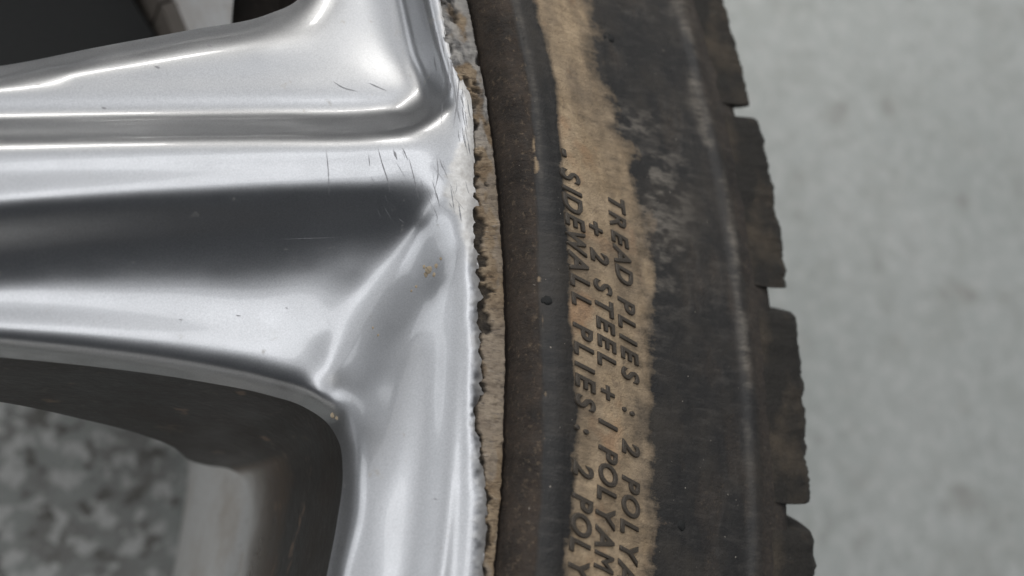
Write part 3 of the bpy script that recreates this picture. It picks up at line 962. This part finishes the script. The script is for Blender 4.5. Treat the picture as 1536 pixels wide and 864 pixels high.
# ------------------------------------------------------------------ things under the wheel
blk = np.array([(-160, -170), (165, -170), (205, 0), (243, 60), (262, 112), (0, 185), (-170, 130)], float)
top = bp(blk[:, 0], blk[:, 1], -108.0)
cen = top.mean(0)
nb = len(blk)
ringz = [(1.0, -ZR + 0.2), (1.0, -112.0), (0.985, -109.0), (0.95, -108.0)]
bv = np.concatenate([np.c_[cen[:2] + (top[:, :2] - cen[:2]) * k, np.full(nb, z)] for k, z in ringz])
bf = grid_faces(nb, len(ringz), True) + [tuple(range((len(ringz) - 1) * nb, len(ringz) * nb)), tuple(reversed(range(nb)))]
pad = mesh_obj('dark_block', bv, bf, BLACK, None, False)  # block placed to fill the dark opening; its true nature is unknown
tag(pad, 'black block placed on the floor inside the wheel to fill the dark upper window', 'block')

# adhesive balance weights stuck inside the barrel
for k in range(3):
    t0, t1 = math.radians(0.5 + 4.2 * k), math.radians(4.5 + 4.2 * k)
    vs = []
    for t in np.linspace(t0, t1, 8):
        for r, z in [(251.2, -100), (247.6, -101), (244.2, -123), (247.6, -126)]:
            vs.append((r * math.cos(t), r * math.sin(t), z))
    f = [(i * 4 + j, i * 4 + j + 1, (i + 1) * 4 + j + 1, (i + 1) * 4 + j) for i in range(7) for j in range(3)] + [(0, 1, 2, 3), (31, 30, 29, 28)]
    mesh_obj('balance_weight', vs, f, WEIGHT, wheel, False)

# ------------------------------------------------------------------ small marks on the paint and the rubber
def strip_mesh(lines, lift):
    V_, F_ = [], []
    for pts, w in lines:
        p = dense(pts, 3.0)
        n = len(p)
        d = np.gradient(p, axis=0); d /= np.maximum(np.linalg.norm(d, axis=1), 1e-6)[:, None]
        nrm = np.stack([-d[:, 1], d[:, 0]], 1)
        ww = w * np.sin(np.linspace(0.12, math.pi - 0.12, n))[:, None] * (0.6 + 0.8 * rng.random((n, 1)))
        b0 = len(V_)
        for q in (p + nrm * ww / 2, p - nrm * ww / 2):
            V_ += list(bp(q[:, 0], q[:, 1], zat(q[:, 0], q[:, 1]) + lift))
        F_ += [(b0 + i, b0 + i + 1, b0 + n + i + 1, b0 + n + i) for i in range(n - 1)]
    return V_, F_


SC = [([(489, 222), (492, 250), (494, 298)], 1.3), ([(567, 222), (573, 244), (582, 272), (586, 290)], 1.6), ([(590, 224), (596, 240)], 3.0),
      ([(613, 236), (620, 262), (628, 300)], 1.4), ([(604, 222), (612, 240)], 1.6), ([(648, 270), (656, 296), (660, 312)], 1.8), ([(676, 280), (682, 320)], 1.5),
      ([(655, 232), (657, 262), (652, 285)], 1.4), ([(688, 305), (692, 332)], 2.2), ([(630, 275), (641, 300)], 1.2), ([(553, 232), (555, 250)], 1.0),
      ([(682, 60), (684, 100)], 1.4), ([(676, 70), (679, 110), (681, 130)], 1.2), ([(690, 95), (688, 130), (684, 165), (680, 190)], 2.0), ([(664, 150), (662, 190)], 1.2),
      ([(598, 328), (606, 334)], 1.6), ([(420, 359), (505, 356)], 1.0), ([(310, 66), (318, 70)], 4.0), ([(232, 99), (240, 102)], 3.0), ([(500, 122), (512, 130), (535, 137)], 1.6),
      ([(552, 124), (580, 136)], 1.6), ([(268, 479), (274, 480)], 2.4), ([(354, 473), (362, 474)], 1.8), ([(428, 461), (432, 463)], 2.0), ([(152, 161), (160, 163)], 3.0), ([(650, 748), (657, 750)], 2.4)]
for _ in range(26):
    u_, v_ = rng.uniform(545, 700), rng.uniform(212, 318)
    L_ = rng.uniform(6, 30); a_ = rng.normal(1.3, 0.22)
    SC.append(([(u_, v_), (u_ + math.cos(a_) * L_ * .5 + rng.normal(0, .6), v_ + math.sin(a_) * L_ * .5), (u_ + math.cos(a_) * L_, v_ + math.sin(a_) * L_)], rng.uniform(0.4, 0.8)))
for _ in range(40):
    v_ = rng.uniform(20, 210); u_ = float(np.interp(v_, jv, jag)) - rng.uniform(2, 26)
    L_ = rng.uniform(8, 40)
    SC.append(([(u_, v_), (u_ + 0.06 * L_, v_ + L_ * .5), (u_ + .16 * L_, v_ + L_)], rng.uniform(0.6, 1.8)))
Vs, Fs = strip_mesh(SC, 0.03)
o = mesh_obj('scratches', Vs, Fs, SCRATCH, wheel, False)
tag(o, kind='stuff')


def crumbs(name, spots, surf, mat, parent):
    V_, F_ = [], []
    for u_, v_, rad in spots:
        c0 = surf(u_, v_)
        b0 = len(V_); nr, ns = 4, 8
        for i in range(nr):
            for j in range(ns):
                a_ = 2 * math.pi * j / ns; e_ = i / (nr - 1) * math.pi / 2
                r_ = rad * math.cos(e_) * (0.75 + 0.5 * rng.random())
                V_.append(c0 + np.array([r_ * math.cos(a_), r_ * math.sin(a_), rad * 0.45 * math.sin(e_) - 0.05]))
        for i in range(nr - 1):
            for j in range(ns):
                F_.append((b0 + i * ns + j, b0 + i * ns + (j + 1) % ns, b0 + (i + 1) * ns + (j + 1) % ns, b0 + (i + 1) * ns + j))
    o_ = mesh_obj(name, V_, F_, mat, parent, False)
    tag(o_, kind='stuff')


on_rim = lambda u_, v_: bp(u_, v_, float(zat(u_, v_)))
crumbs('dry_mud', [(645, 404, 0.75), (640, 412, 0.5), (655, 399, 0.45), (637, 400, 0.35), (662, 388, 0.3), (652, 412, 0.4), (625, 430, 0.3), (618, 436, 0.25), (560, 492, 0.25), (568, 503, 0.25), (500, 623, 0.5), (506, 627, 0.35)],
       on_rim, GRIT, wheel)
crumbs('rubber_nub', [(915, 58, 0.9), (906, 55, 0.5), (1020, 787, 1.0), (822, 451, 0.8), (815, 451, 0.5)], on_side, BLACK, tyre)
spots = [(rng.uniform(775, 1130), rng.uniform(0, 864), rng.uniform(0.07, 0.19)) for _ in range(70)]
crumbs('sand_grains', spots, on_side, SAND, tyre)
